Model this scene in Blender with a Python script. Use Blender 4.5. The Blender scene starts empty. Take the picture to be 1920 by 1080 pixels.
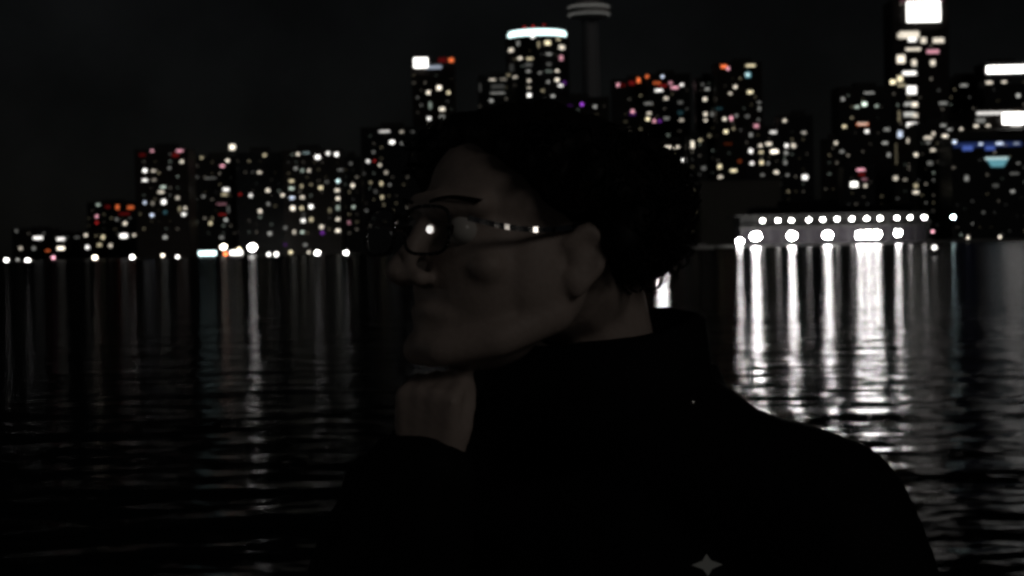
import bpy, bmesh, math, random
from mathutils import Vector, Matrix, noise
random.seed(7)
R = math.radians
scene = bpy.context.scene
col = scene.collection

# ------------------------------------------------------------------ camera
F = 3300.0                       # focal length in photo pixels (1920 wide)
CAM = Vector((0, 0, 2.0))
pitch, roll = math.atan(75 / F), R(1.25)
fw = Vector((0, math.cos(pitch), -math.sin(pitch)))
u0 = Vector((0, math.sin(pitch), math.cos(pitch)))
rt = Vector((1, 0, 0)) * math.cos(roll) - u0 * math.sin(roll)
up = Vector((1, 0, 0)) * math.sin(roll) + u0 * math.cos(roll)
cd = bpy.data.cameras.new("camera")
cam = bpy.data.objects.new("camera", cd); col.objects.link(cam)
cam.matrix_world = Matrix(((rt.x, up.x, -fw.x, 0), (rt.y, up.y, -fw.y, 0), (rt.z, up.z, -fw.z, CAM.z), (0, 0, 0, 1)))
cd.sensor_width = 36; cd.lens = 36 * F / 1920
cd.clip_start = 0.05; cd.clip_end = 20000
cd.dof.use_dof = True; cd.dof.focus_distance = 0.9; cd.dof.aperture_fstop = 27
scene.camera = cam

# ------------------------------------------------------------------ light: night sky glow and a very weak, broad moon-like sun
SUN_EL, SUN_AZ = R(26), R(138)       # azimuth from +Y towards +X: behind the camera, to the right
w = bpy.data.worlds.new("World"); scene.world = w; w.use_nodes = True
nt = w.node_tree; bg = nt.nodes["Background"]
sk = nt.nodes.new("ShaderNodeTexSky"); sk.sky_type = 'NISHITA'; sk.sun_disc = False
sk.sun_elevation = SUN_EL; sk.sun_rotation = SUN_AZ
hs = nt.nodes.new("ShaderNodeHueSaturation"); hs.inputs["Saturation"].default_value = 0.3
nt.links.new(sk.outputs[0], hs.inputs["Color"])
tc = nt.nodes.new("ShaderNodeTexCoord"); nz = nt.nodes.new("ShaderNodeTexNoise")
nz.inputs["Scale"].default_value = 14; nz.inputs["Detail"].default_value = 5
nt.links.new(tc.outputs["Generated"], nz.inputs["Vector"])
rp = nt.nodes.new("ShaderNodeMapRange"); rp.inputs[1].default_value = .3; rp.inputs[2].default_value = .7
rp.inputs[3].default_value = .7; rp.inputs[4].default_value = 1.25
nt.links.new(nz.outputs[0], rp.inputs[0])
mx = nt.nodes.new("ShaderNodeMix"); mx.data_type = 'RGBA'; mx.blend_type = 'MULTIPLY'; mx.inputs[0].default_value = 1
nt.links.new(hs.outputs[0], mx.inputs[6]); nt.links.new(rp.outputs[0], mx.inputs[7])
nt.links.new(mx.outputs[2], bg.inputs["Color"]); bg.inputs["Strength"].default_value = 0.00052
sl = bpy.data.lights.new("sun", 'SUN'); sl.energy = 0.11; sl.angle = R(17); sl.color = (1, .93, .86)
sun = bpy.data.objects.new("sun", sl); col.objects.link(sun)
sd = Vector((math.sin(SUN_AZ) * math.cos(SUN_EL), math.cos(SUN_AZ) * math.cos(SUN_EL), math.sin(SUN_EL)))
sun.rotation_euler = sd.to_track_quat('Z', 'Y').to_euler()
scene.view_settings.view_transform = 'Standard'; scene.view_settings.look = 'None'
scene.view_settings.exposure = 0; scene.view_settings.gamma = 1
scene.cycles.filter_width = 2.6
scene.cycles.max_bounces = 4; scene.cycles.diffuse_bounces = 1; scene.cycles.glossy_bounces = 3
scene.cycles.transparent_max_bounces = 8
scene.cycles.sample_clamp_indirect = 0; scene.cycles.caustics_reflective = True

def P(px, py, Y):
    """world point at depth Y seen at photo pixel (px, py)"""
    d = fw + rt * ((px - 960) / F) + up * ((540 - py) / F)
    return CAM + d * (Y / d.y)

# ------------------------------------------------------------------ materials
def mat(name, color, rough=.7, spec=.3, metal=0, bump=None, vary=None):
    m = bpy.data.materials.new(name); m.use_nodes = True
    n = m.node_tree; b = n.nodes["Principled BSDF"]
    b.inputs["Base Color"].default_value = (*color, 1); b.inputs["Roughness"].default_value = rough
    b.inputs["Specular IOR Level"].default_value = spec; b.inputs["Metallic"].default_value = metal
    if bump or vary:
        t = n.nodes.new("ShaderNodeTexCoord"); z = n.nodes.new("ShaderNodeTexNoise")
        z.inputs["Scale"].default_value = (bump or vary)[0]; z.inputs["Detail"].default_value = 6
        n.links.new(t.outputs["Object"], z.inputs["Vector"])
        if bump:
            p = n.nodes.new("ShaderNodeBump"); p.inputs["Distance"].default_value = bump[1]
            n.links.new(z.outputs[0], p.inputs["Height"]); n.links.new(p.outputs[0], b.inputs["Normal"])
        if vary:
            c = n.nodes.new("ShaderNodeMix"); c.data_type = 'RGBA'
            c.inputs[6].default_value = (*[x * (1 - vary[1]) for x in color], 1)
            c.inputs[7].default_value = (*[min(1, x * (1 + vary[1])) for x in color], 1)
            n.links.new(z.outputs[0], c.inputs[0]); n.links.new(c.outputs[2], b.inputs["Base Color"])
    return m

def facade_mat(name, wall, glass, bw=3.2, bh=3.0):
    m = bpy.data.materials.new(name); m.use_nodes = True
    n = m.node_tree; b = n.nodes["Principled BSDF"]
    t = n.nodes.new("ShaderNodeTexCoord"); mp = n.nodes.new("ShaderNodeMapping"); mp.inputs["Rotation"].default_value = (R(-90), 0, 0)
    k = n.nodes.new("ShaderNodeTexBrick"); k.offset = 0
    k.inputs["Scale"].default_value = 1; k.inputs["Brick Width"].default_value = bw; k.inputs["Row Height"].default_value = bh
    k.inputs["Mortar Size"].default_value = .45; k.inputs["Mortar"].default_value = (*wall, 1)
    k.inputs["Color1"].default_value = (*glass, 1); k.inputs["Color2"].default_value = (*[g * 1.8 for g in glass], 1)
    n.links.new(t.outputs["Object"], mp.inputs[0]); n.links.new(mp.outputs[0], k.inputs["Vector"])
    n.links.new(k.outputs["Color"], b.inputs["Base Color"])
    b.inputs["Roughness"].default_value = .45; b.inputs["Specular IOR Level"].default_value = .2
    return m

COLS = dict(W=(1, .97, .92), w=(1, .90, .74), y=(1, .87, .56), g=(.84, 1, .86), b=(.72, .82, 1), c=(.74, 1, 1), r=(1, .05, .05),
            o=(1, .20, .06), p=(1, .45, .55), m=(.55, .10, 1), d=(.86, .86, .8), n=(.08, .14, .5), t=(.2, .55, .65))
_em = {}
def glow(c, s):
    q = round(math.log(max(s, .004)) / math.log(1.35)); key = (c, q)
    if key not in _em:
        m = bpy.data.materials.new("lit_" + c); m.use_nodes = True
        n = m.node_tree; n.nodes.clear()
        e = n.nodes.new("ShaderNodeEmission"); o = n.nodes.new("ShaderNodeOutputMaterial")
        e.inputs[0].default_value = (*COLS[c], 1); e.inputs[1].default_value = 1.35 ** q
        n.links.new(e.outputs[0], o.inputs[0]); _em[key] = m
    return _em[key]

# ------------------------------------------------------------------ object helpers
def tag(o, label=None, cat=None, group=None, kind=None):
    for k, v in (("label", label), ("category", cat), ("group", group), ("kind", kind)):
        if v: o[k] = v
    return o
def empty(name, loc, label, cat, group=None, rz=0):
    o = bpy.data.objects.new(name, None); col.objects.link(o); o.location = loc; o.rotation_euler.z = rz
    return tag(o, label, cat, group)
def obj(name, bm, m, parent=None, loc=(0, 0, 0), smooth=False):
    me = bpy.data.meshes.new(name); bm.to_mesh(me); bm.free()
    if m: me.materials.append(m)
    if smooth:
        for f in me.polygons: f.use_smooth = True
    o = bpy.data.objects.new(name, me); col.objects.link(o); o.parent = parent; o.location = loc
    return o
def inst(name, me, parent, loc, sc=(1, 1, 1)):
    o = bpy.data.objects.new(name, me); col.objects.link(o); o.parent = parent; o.location = loc; o.scale = sc
    return o
def B(): return bmesh.new()
def box(bm, x0, x1, y0, y1, z0, z1):
    bmesh.ops.create_cube(bm, size=1, matrix=Matrix.Translation(((x0 + x1) / 2, (y0 + y1) / 2, (z0 + z1) / 2)) @ Matrix.Diagonal((x1 - x0, y1 - y0, z1 - z0, 1)))
    return bm
def cyl(bm, c, r1, r2, h, seg=24):
    bmesh.ops.create_cone(bm, cap_ends=True, segments=seg, radius1=r1, radius2=r2, depth=h, matrix=Matrix.Translation((c[0], c[1], c[2] + h / 2)))
    return bm
_ico = {}
def ball(bm, c, r, sub=2, rot=None):
    if sub not in _ico:
        t_ = bmesh.new(); bmesh.ops.create_icosphere(t_, subdivisions=sub, radius=1); t_.verts.index_update()
        _ico[sub] = ([v.co.copy() for v in t_.verts], [[v.index for v in f.verts] for f in t_.faces]); t_.free()
    r = (r, r, r) if isinstance(r, (int, float)) else r
    m = Matrix.Translation(c) @ (rot.to_4x4() if rot else Matrix()) @ Matrix.Diagonal((*r, 1))
    vs = [bm.verts.new(m @ v) for v in _ico[sub][0]]
    for f in _ico[sub][1]: bm.faces.new([vs[i] for i in f])
    return bm
def frustum(bm, a, b, ra, rb, seg=12, caps=True):
    d = b - a; q = d.to_track_quat('Z', 'Y').to_matrix(); A, Bb = [], []
    for i in range(seg):
        e = q @ Vector((math.cos(2 * math.pi * i / seg), math.sin(2 * math.pi * i / seg), 0))
        A.append(bm.verts.new(a + e * ra)); Bb.append(bm.verts.new(b + e * rb))
    for i in range(seg): bm.faces.new((A[i], A[(i + 1) % seg], Bb[(i + 1) % seg], Bb[i]))
    if caps: bm.faces.new(A[::-1]); bm.faces.new(Bb)
    return bm
def limb(bm, pts, rad, seg=14):
    """chain of tapered capsules"""
    pts = [Vector(p) for p in pts]
    for p, r in zip(pts, rad): ball(bm, p, r, 2 if seg > 6 else 1)
    for a, b, ra, rb in zip(pts, pts[1:], rad, rad[1:]):
        frustum(bm, a, b, ra, rb, seg)
    return bm
def loft(bm, rings, seg=32):
    """rings of (centre, right vector*rx, front vector*ry)"""
    vs = []
    for c, a, b in rings:
        vs.append([bm.verts.new(Vector(c) + Vector(a) * math.cos(2 * math.pi * i / seg) + Vector(b) * math.sin(2 * math.pi * i / seg)) for i in range(seg)])
    for p, q in zip(vs, vs[1:]):
        for i in range(seg): bm.faces.new((p[i], p[(i + 1) % seg], q[(i + 1) % seg], q[i]))
    bm.faces.new(vs[0][::-1]); bm.faces.new(vs[-1])
    return bm
def tube(bm, pts, r, seg=8): return limb(bm, pts, [r] * len(pts), seg)
def fuse(bm, voxel, smooth_it=4, fac=.5, disp=None):
    """voxel-remesh overlapping closed pieces into one continuous surface; returns a bmesh"""
    me = bpy.data.meshes.new("work"); bm.normal_update(); bm.to_mesh(me); bm.free()
    o = bpy.data.objects.new("work", me); col.objects.link(o)
    r = o.modifiers.new("r", 'REMESH'); r.mode = 'VOXEL'; r.voxel_size = voxel
    s = o.modifiers.new("s", 'SMOOTH'); s.iterations = smooth_it; s.factor = fac
    dg = bpy.context.evaluated_depsgraph_get(); ev = o.evaluated_get(dg)
    out = bmesh.new(); out.from_mesh(ev.to_mesh()); ev.to_mesh_clear()
    bpy.data.objects.remove(o); bpy.data.meshes.remove(me)
    return out

# ------------------------------------------------------------------ setting: lake, far shore, near quay
LAND, SHORE = 0.6, 1490.0
m_water = bpy.data.materials.new("lake_water"); m_water.use_nodes = True
n = m_water.node_tree; n.nodes.clear()
wd_, wg_, wf_, wm_, wo_ = (n.nodes.new("ShaderNode" + k) for k in ("BsdfDiffuse", "BsdfAnisotropic", "Fresnel", "MixShader", "OutputMaterial"))
wd_.inputs["Color"].default_value = (.004, .006, .007, 1); wg_.distribution = 'BECKMANN'; wg_.inputs["Roughness"].default_value = .15; wg_.inputs["Color"].default_value = (.175, .175, .18, 1); wf_.inputs["IOR"].default_value = 1.25
for a_, i_ in ((wf_, 0), (wd_, 1), (wg_, 2)): n.links.new(a_.outputs[0], wm_.inputs[i_])
n.links.new(wm_.outputs[0], wo_.inputs[0])
t = n.nodes.new("ShaderNodeTexCoord"); last = None
for sx, sy, scale, dist in ((.6, 1.0, .38, .08), (.75, 1.1, 1.1, .065), (.8, 1.0, 3.2, .016)):
    mp = n.nodes.new("ShaderNodeMapping"); mp.inputs["Scale"].default_value = (sx, sy, 1); mp.inputs["Rotation"].default_value[2] = .2 * scale
    z = n.nodes.new("ShaderNodeTexNoise"); z.inputs["Scale"].default_value = scale; z.inputs["Detail"].default_value = 2
    bp = n.nodes.new("ShaderNodeBump"); bp.inputs["Distance"].default_value = dist
    n.links.new(t.outputs["Object"], mp.inputs[0]); n.links.new(mp.outputs[0], z.inputs["Vector"]); n.links.new(z.outputs[0], bp.inputs["Height"])
    if last: n.links.new(last.outputs[0], bp.inputs["Normal"])
    last = bp
for a_ in (wd_, wg_, wf_): n.links.new(last.outputs[0], a_.inputs["Normal"])
bm = B(); box(bm, -3000, 3000, -400, SHORE + 5, -6, 0)
tag(obj("lake_water", bm, m_water), kind="structure")
m_land = mat("dark_ground", (.03, .03, .028), .9, vary=(.02, .4))
bm = B(); box(bm, -3500, 3500, SHORE, 9000, -5, LAND)
tag(obj("far_shore_ground", bm, m_land), kind="structure")
m_conc = mat("quay_concrete", (.12, .12, .115), .85, vary=(.8, .3))
bm = B(); box(bm, P(1375, 450, 800).x, 560, 800, SHORE - .01, -5, 1.0)
tag(obj("ferry_quay", bm, m_conc), kind="structure")
bm = B(); box(bm, -60, 60, -30, 2.9, -3, .42); box(bm, -60, 60, 2.6, 2.95, .425, .5)
tag(obj("near_quay", bm, m_conc), kind="structure")

# ------------------------------------------------------------------ lit windows, plus dim coloured emitters that paint glow onto walls, read from the photograph, per zoomed part of it: (x, y, w, h, colour, brightness)
ZT = {3: (0, 240, .2592), 4: (360, 220, .2778), 5: (740, 0, .2222), 6: (1120, 100, .2592), 7: (1480, 0, .3517)}
Z = {3: """275,795,130,36,W,4;440,803,110,32,W,4;440,870,100,42,w,5;345,888,60,18,o,.6;622,775,40,30,w,2;632,862,45,45,W,3;745,790,40,50,y,.8;720,845,60,40,y,.5
895,780,100,55,W,7;970,775,30,25,w,2;800,850,40,40,w,.9;150,870,40,40,w,.6;120,745,35,35,d,.15;245,870,40,40,d,.25;565,790,90,14,d,.2
710,555,45,22,g,.7;700,640,34,34,p,2;700,685,30,30,r,.5;850,572,42,66,o,.7;945,575,90,46,o,.45;905,690,40,42,w,1.2;780,570,70,40,r,.06;900,620,160,30,r,.06;845,660,30,30,d,.3
1100,165,40,26,p,.9;1030,195,90,40,r,.05;1300,165,90,28,p,.9;1270,195,90,50,r,.08;1315,243,42,32,w,1.8;1048,308,48,44,W,5;1110,310,60,26,w,.7;1048,378,70,28,W,2.5;1115,375,60,18,w,.4;1180,427,70,24,g,1.1;1165,463,80,28,w,.8;1185,535,52,56,W,6
1048,540,34,34,b,2;1100,630,42,34,b,4;1105,545,28,38,w,.35;1285,505,40,40,w,.6;1340,580,36,36,w,1;1330,625,52,32,W,4;1300,585,26,56,y,.4;1225,290,40,18,d,.35;1195,790,46,38,d,.6;1195,610,40,40,t,.15""",
4: """65,272,35,24,y,.45;240,292,40,28,w,3;205,328,50,28,p,1.2;490,255,38,32,y,.7;455,372,50,18,w,1.7;125,410,150,14,d,.2;230,487,75,32,W,4;220,520,80,36,y,.4;78,535,40,28,d,.3;325,520,30,18,r,.35;397,527,34,38,W,4
512,493,44,38,w,2;515,585,34,24,d,.45;200,585,130,14,p,.3;460,633,38,42,w,2;205,655,100,10,r,.25;228,692,38,32,d,.6;125,715,34,38,y,.9;245,620,16,90,d,.15;525,785,44,42,d,.5;200,810,50,30,d,.3
715,248,34,34,w,2;770,240,90,10,c,.5;848,268,62,46,W,6;918,243,38,38,W,3;975,250,44,46,W,5;700,345,40,28,d,.35;745,360,38,38,g,.35;790,360,34,34,w,.8;1000,355,70,18,d,.18;672,430,58,26,y,1.1;672,480,58,26,g,.9;740,465,28,40,y,.45;868,475,48,32,y,1.8
985,430,38,34,c,5;980,492,52,32,w,2;910,435,40,18,d,.25;612,525,34,28,w,3;675,543,58,24,b,4;745,540,44,28,w,1.8;985,548,38,34,w,2.4;680,613,52,52,w,4;740,613,38,38,y,1.1;803,603,46,46,W,6;985,610,36,58,g,.4;930,630,28,58,y,.2
750,697,48,42,W,3;805,690,42,46,y,.7;985,688,46,28,w,2;875,740,42,38,w,1.2;880,780,38,28,m,.5;690,775,28,46,w,1.1;745,775,38,28,g,.9;985,765,50,36,w,2.4;765,860,46,34,d,.3;630,745,36,36,d,.2;630,860,40,16,m,.15
1085,460,34,40,w,2.5;1090,605,38,28,g,.7;1072,312,24,24,d,.3;1060,710,26,36,p,.5;1300,95,140,20,W,.9;1415,97,48,22,w,.45;1490,97,36,16,d,.15;1350,168,62,42,W,6;1420,175,48,22,d,.35;1225,235,28,28,d,.3
1188,297,34,34,W,3;1232,295,20,20,r,.5;1268,322,34,28,w,1;1310,372,36,36,w,.45;1205,440,24,28,y,.35;1278,447,28,46,y,1.1;1335,455,22,28,d,.3;1283,540,28,38,y,.9;1295,590,16,46,y,.15;1160,380,24,24,d,.12;1240,500,22,40,d,.12""",
5: """285,780,52,52,w,3;375,740,72,64,w,3.5;455,780,42,36,y,2.4;300,890,38,110,g,.25;400,920,86,54,w,1.3;290,1000,52,46,W,3.5;400,985,76,50,d,.25
825,672,100,20,w,1;930,668,150,14,w,.45;1020,642,54,18,w,1;870,785,240,16,d,.35;722,740,12,130,d,.12;815,850,56,40,d,.5;870,730,220,60,d,.04
1165,310,58,42,W,4;985,410,56,54,w,.9;1045,360,26,76,d,.3;1290,360,86,64,y,1.7;1380,325,56,16,y,.9;1410,390,76,64,w,1.1;1405,480,40,76,p,.6;1215,375,26,96,y,.35;1060,487,56,32,w,2;1140,495,96,22,y,.8;1300,455,86,26,d,.4
1130,600,66,26,d,.35;1370,593,42,30,w,2;1300,600,110,18,g,.2;1225,615,46,22,d,.4;1370,670,46,42,w,2.4;1400,715,60,26,W,3.5;1295,690,38,28,d,.5;1135,680,46,46,w,.6;1135,740,46,22,w,.7;1137,803,52,46,W,5;1250,765,46,26,y,.4;1335,808,46,22,d,.8
1300,540,66,36,d,.12;1130,545,110,50,d,.08;1430,690,40,60,m,.1;990,560,50,120,d,.03;1580,880,40,40,m,1.6;1690,900,38,38,d,.6;1480,890,90,20,m,.05""",
6: """150,228,38,38,p,1.2;298,195,40,66,o,1.5;360,168,38,32,o,1.4;472,168,34,28,b,2.4;430,215,110,30,o,.5;530,215,48,28,p,1;445,268,106,26,W,3.6;560,248,100,26,p,2.2;610,228,46,28,W,3;250,215,80,50,r,.12;470,235,130,40,r,.1;180,230,90,40,r,.04
497,325,56,32,w,.9;370,363,116,20,d,.25;255,420,44,46,p,1.2;255,440,90,40,m,.06;375,433,56,26,w,1.1;365,475,42,42,y,2.4;412,490,32,38,p,1.3;500,470,76,36,d,.2;608,483,56,26,w,.7;600,430,76,56,t,.04;600,355,66,36,d,.12;450,490,50,30,m,.25
915,95,86,40,o,1.3;945,110,36,40,p,1.3;1100,88,100,28,y,.8;1130,88,38,26,y,2;1090,155,70,80,t,.5;1085,155,48,38,c,2;998,243,42,38,w,2;795,258,56,32,d,.35;760,225,26,36,d,.15;778,332,46,42,w,2;962,290,38,28,w,.9;1105,280,76,36,y,1.9
782,440,36,46,w,1.4;830,440,28,46,d,.25;783,485,34,28,w,1.5;920,475,46,38,w,1.7;968,470,36,56,p,1.4;1005,450,38,28,d,.4;930,567,48,42,y,2.4;985,545,28,28,y,.35;1085,455,56,36,d,.15;1170,355,36,16,d,.4;1172,400,30,56,d,.3;1150,525,66,44,p,.7
1045,555,38,38,d,.25;1110,590,36,46,d,.4;1165,480,30,28,d,.2;880,400,90,20,t,.08;1355,487,42,30,w,1.7;1272,570,90,34,W,.9;1495,575,56,22,w,.7;1180,668,42,32,w,1.9;1240,655,76,34,w,1.2;1110,707,46,52,W,4;1280,710,105,46,w,7;1185,715,56,26,y,.8
1368,668,42,46,W,3;1425,672,32,38,w,.8;1365,720,38,38,d,.45;1360,790,36,56,d,.25;1118,795,42,36,W,3;1188,790,46,46,y,1.3;1235,795,28,28,d,.35;1295,860,60,34,w,1.9;1375,880,28,28,d,.35;1195,880,46,22,d,.25;1295,937,56,26,w,1.2;1180,935,22,28,d,.35
885,820,46,52,y,1.8;890,893,60,26,w,1.4;985,848,86,34,y,1.8;1030,780,56,40,o,.12;895,1000,34,46,d,.35;770,830,56,46,d,.15;810,595,32,32,y,.25;945,655,116,24,o,.04
540,678,208,24,w,2.2;688,660,40,100,w,1.6;745,628,46,26,y,.6;632,772,76,30,W,5;555,740,52,26,y,.4""",
7: """510,188,28,28,d,.4;640,185,136,50,w,.9;655,210,56,32,W,2.4;590,190,36,36,w,.7;715,215,38,38,w,.9;795,215,76,34,w,.8;660,262,106,20,w,.8;765,275,86,24,p,.6;595,315,56,56,w,1.2;665,335,32,42,w,1.1;765,335,32,38,w,1.1;640,390,96,26,W,3.4
590,420,36,38,y,1.3;552,437,36,26,y,2.4;652,480,66,56,W,3;600,455,56,16,y,.4;668,558,38,32,w,2.1;635,555,56,22,d,.5;640,610,76,30,d,.7;655,665,76,30,W,2.7;670,615,36,26,w,.9;640,750,32,32,w,1.1;670,770,36,36,w,.9;675,825,32,32,w,1.4;655,890,46,46,w,1.1
670,960,56,22,y,1.9;675,990,36,36,y,.5;675,1025,56,22,w,1.4;590,715,32,46,b,.9;585,620,12,76,y,.2;570,820,10,150,y,.08
425,495,106,12,d,.45;285,528,32,32,d,.4;400,555,46,36,g,2.8;360,570,46,20,g,.7;465,565,36,20,g,.45;390,662,126,26,o,.5;390,660,110,18,w,1.2;413,700,38,28,W,2.4;293,675,36,26,y,1.2;520,690,60,26,d,.3;510,762,56,20,d,.45;530,825,26,42,d,.4
75,707,38,22,d,.35;248,762,28,32,w,.9;20,775,32,36,w,.9;280,808,38,26,d,.25;380,905,86,20,p,1.2;385,930,66,24,r,.12;345,983,70,50,W,9;405,990,28,28,w,.9;400,955,56,16,p,.35;83,945,56,46,W,4;567,950,28,28,w,.7;750,870,56,36,d,.15
930,455,76,20,d,.4;1065,440,66,26,w,.9;1145,437,46,22,w,.8;1010,470,46,36,d,.18;1220,510,36,32,d,.7;820,550,56,16,d,.25
1195,635,120,60,W,6;1090,602,150,20,w,.9;1210,600,90,18,w,1.2;1030,640,80,46,d,.2;940,680,36,20,w,1.3;1010,668,32,22,w,1.3;1065,668,40,18,w,1;1210,668,120,16,W,1.4
820,668,56,16,d,.5;855,690,46,16,d,.45;740,735,86,26,w,1.1;768,712,28,30,w,.9;830,725,56,26,w,1.4;765,800,46,22,w,.8;820,790,38,28,w,1.4;740,760,40,20,d,.3
880,757,34,28,b,3.6;1020,768,36,22,b,1.4;1120,765,76,22,b,1.9;1210,765,56,20,b,.35;950,790,110,50,n,.7;1070,790,100,40,n,.7;1220,870,36,16,d,.2;1200,925,90,16,d,.15;945,950,36,56,d,.25;1190,1020,36,22,d,.45;840,950,56,36,d,.1;1100,990,60,30,d,.08"""}
WIN = []
for k, s in Z.items():
    ox, oy, sc = ZT[k]
    for it in s.replace("\n", ";").split(";"):
        a = it.split(",")
        WIN.append((ox + float(a[0]) * sc, oy + float(a[1]) * sc, float(a[2]) * sc, float(a[3]) * sc, a[4], float(a[5])))

# ------------------------------------------------------------------ buildings: x0, x1, top (photo px), distance, shape, name, label
M_FAC = [facade_mat("dark_concrete_facade", (.03, .029, .027), (.009, .010, .012)), facade_mat("dark_glass_facade", (.014, .015, .016), (.010, .012, .014), 2.4, 3.4),
         facade_mat("brown_facade", (.034, .027, .022), (.009, .009, .010), 4, 3.2)]
M_ROOF = mat("roof_plant", (.03, .03, .03), .8)
M_PALE = mat("pale_wall", (.08, .078, .07), .85, vary=(.05, .15))
BLD = [
 (22, 98, 430, 1800, 'box', 'waterfront_block', 'low waterfront block at the far left with a short white window strip'),
 (94, 150, 437, 1770, 'box', 'waterfront_block', 'low block by the shore with two stacked bright white window strips'),
 (148, 204, 434, 1740, 'box', 'waterfront_block', 'low block with faint yellowish windows below the red-lit building'),
 (202, 262, 432, 1700, 'box', 'waterfront_block', 'low block with a broad white window just right of the yellowish one'),
 (163, 262, 380, 1950, 'box', 'red_lit_building', 'short building glowing red and orange along its roof, left of the condominiums'),
 (252, 352, 281, 1560, 'box', 'condominium_tower', 'leftmost tall condominium with pink and red lights along its roof'),
 (352, 441, 296, 1620, 'box', 'condominium_tower', 'condominium slab with sparse reddish windows and a white lamp on its roof corner'),
 (442, 532, 287, 1580, 'box', 'condominium_tower', 'darkest condominium slab with only a few scattered small windows'),
 (530, 637, 282, 1540, 'box', 'condominium_tower', 'condominium tower with bright white top floor and many lit windows down to the shore'),
 (637, 678, 296, 1660, 'box', 'narrow_tower', 'narrow dark tower with three small windows beside the white-topped condominium'),
 (676, 786, 240, 1760, 'box', 'apartment_tower', 'apartment tower with a dim pale roof strip, just left of the head'),
 (772, 852, 126, 2000, 'box', 'signed_tower', 'slim tower carrying a blank glowing white roof sign and a red light'),
 (896, 976, 142, 2100, 'box', 'lit_block', 'squat block washed in dim warm light above the hair'),
 (948, 1068, 66, 1950, 'round', 'round_tower', 'round tower crowned by a glowing white ring'),
 (1052, 1142, 184, 1850, 'box', 'purple_lit_building', 'dark building with one purple light at the foot of the observation tower'),
 (1148, 1214, 150, 1980, 'box', 'red_topped_tower', 'dark tower with orange roof lights and a pink window'),
 (1214, 1294, 140, 1960, 'box', 'red_topped_tower', 'tower with a row of red and white lights across its top floors'),
 (1222, 1300, 268, 1560, 'box', 'flat_roofed_building', 'low flat building with one long warm strip along its roof beside the hair'),
 (1287, 1326, 256, 1540, 'box', 'corner_block', 'small block with an upright warm lit corner, right of the long roof strip'),
 (1304, 1344, 148, 1880, 'box', 'dark_tower', 'narrow dark tower with a column of small white windows'),
 (1342, 1428, 118, 1850, 'box', 'beacon_tower', 'tower with one red and one yellow light on opposite roof corners'),
 (1396, 1462, 238, 1640, 'box', 'mid_rise', 'mid-rise with the widest warm white window, behind the pale base wall'),
 (1460, 1524, 218, 1700, 'box', 'mid_rise', 'dim mid-rise with a white lamp window low on its right side'),
 (1544, 1574, 262, 1750, 'box', 'slim_block', 'slim dark block with a lone white window'),
 (1572, 1672, 164, 1800, 'box', 'green_lit_block', 'block with a greenish white window above a warm orange strip'),
 (1580, 1640, 312, 1500, 'box', 'terminal_block', 'low block with a dazzling white lamp under a pink sign strip'),
 (1672, 1778, 0, 1900, 'box', 'signed_skyscraper', 'tallest skyscraper with a big blank glowing white sign at its top'),
 (1772, 1852, 146, 2000, 'box', 'stepped_tower', 'dim tower with a slanting row of pale windows right of the skyscraper'),
 (1846, 1960, 118, 1960, 'box', 'bar_crowned_tower', 'tower at the right edge crowned by a long glowing white bar'),
 (1792, 1990, 204, 1620, 'round', 'drum_hall', 'broad round hall with a dazzling white gallery at the right edge'),
 (1718, 1800, 232, 1560, 'box', 'office_block', 'office block with white window strips at the foot of the skyscraper'),
 (1784, 1960, 257, 1500, 'box', 'blue_lit_hall', 'wide low hall with blue lights along its front'),
]
roots = []
bmw = B(); bmesh.ops.create_cube(bmw, size=1); bmesh.ops.bevel(bmw, geom=bmw.edges[:], offset=.06, segments=1)
me_win = bpy.data.meshes.new("window"); bmw.to_mesh(me_win); bmw.free()
_wm = {}
def win_mesh(c, s):
    m = glow(c, s)
    if m not in _wm:
        me = me_win.copy(); me.name = "window"; me.materials.append(m); _wm[m] = me
    return _wm[m]
def ground_py(px, Y):
    # photo y of the ground (LAND) at this x and depth
    lo, hi = 380, 520
    for _ in range(30):
        mid = (lo + hi) / 2
        if P(px, mid, Y).z > LAND: lo = mid
        else: hi = mid
    return lo
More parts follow.
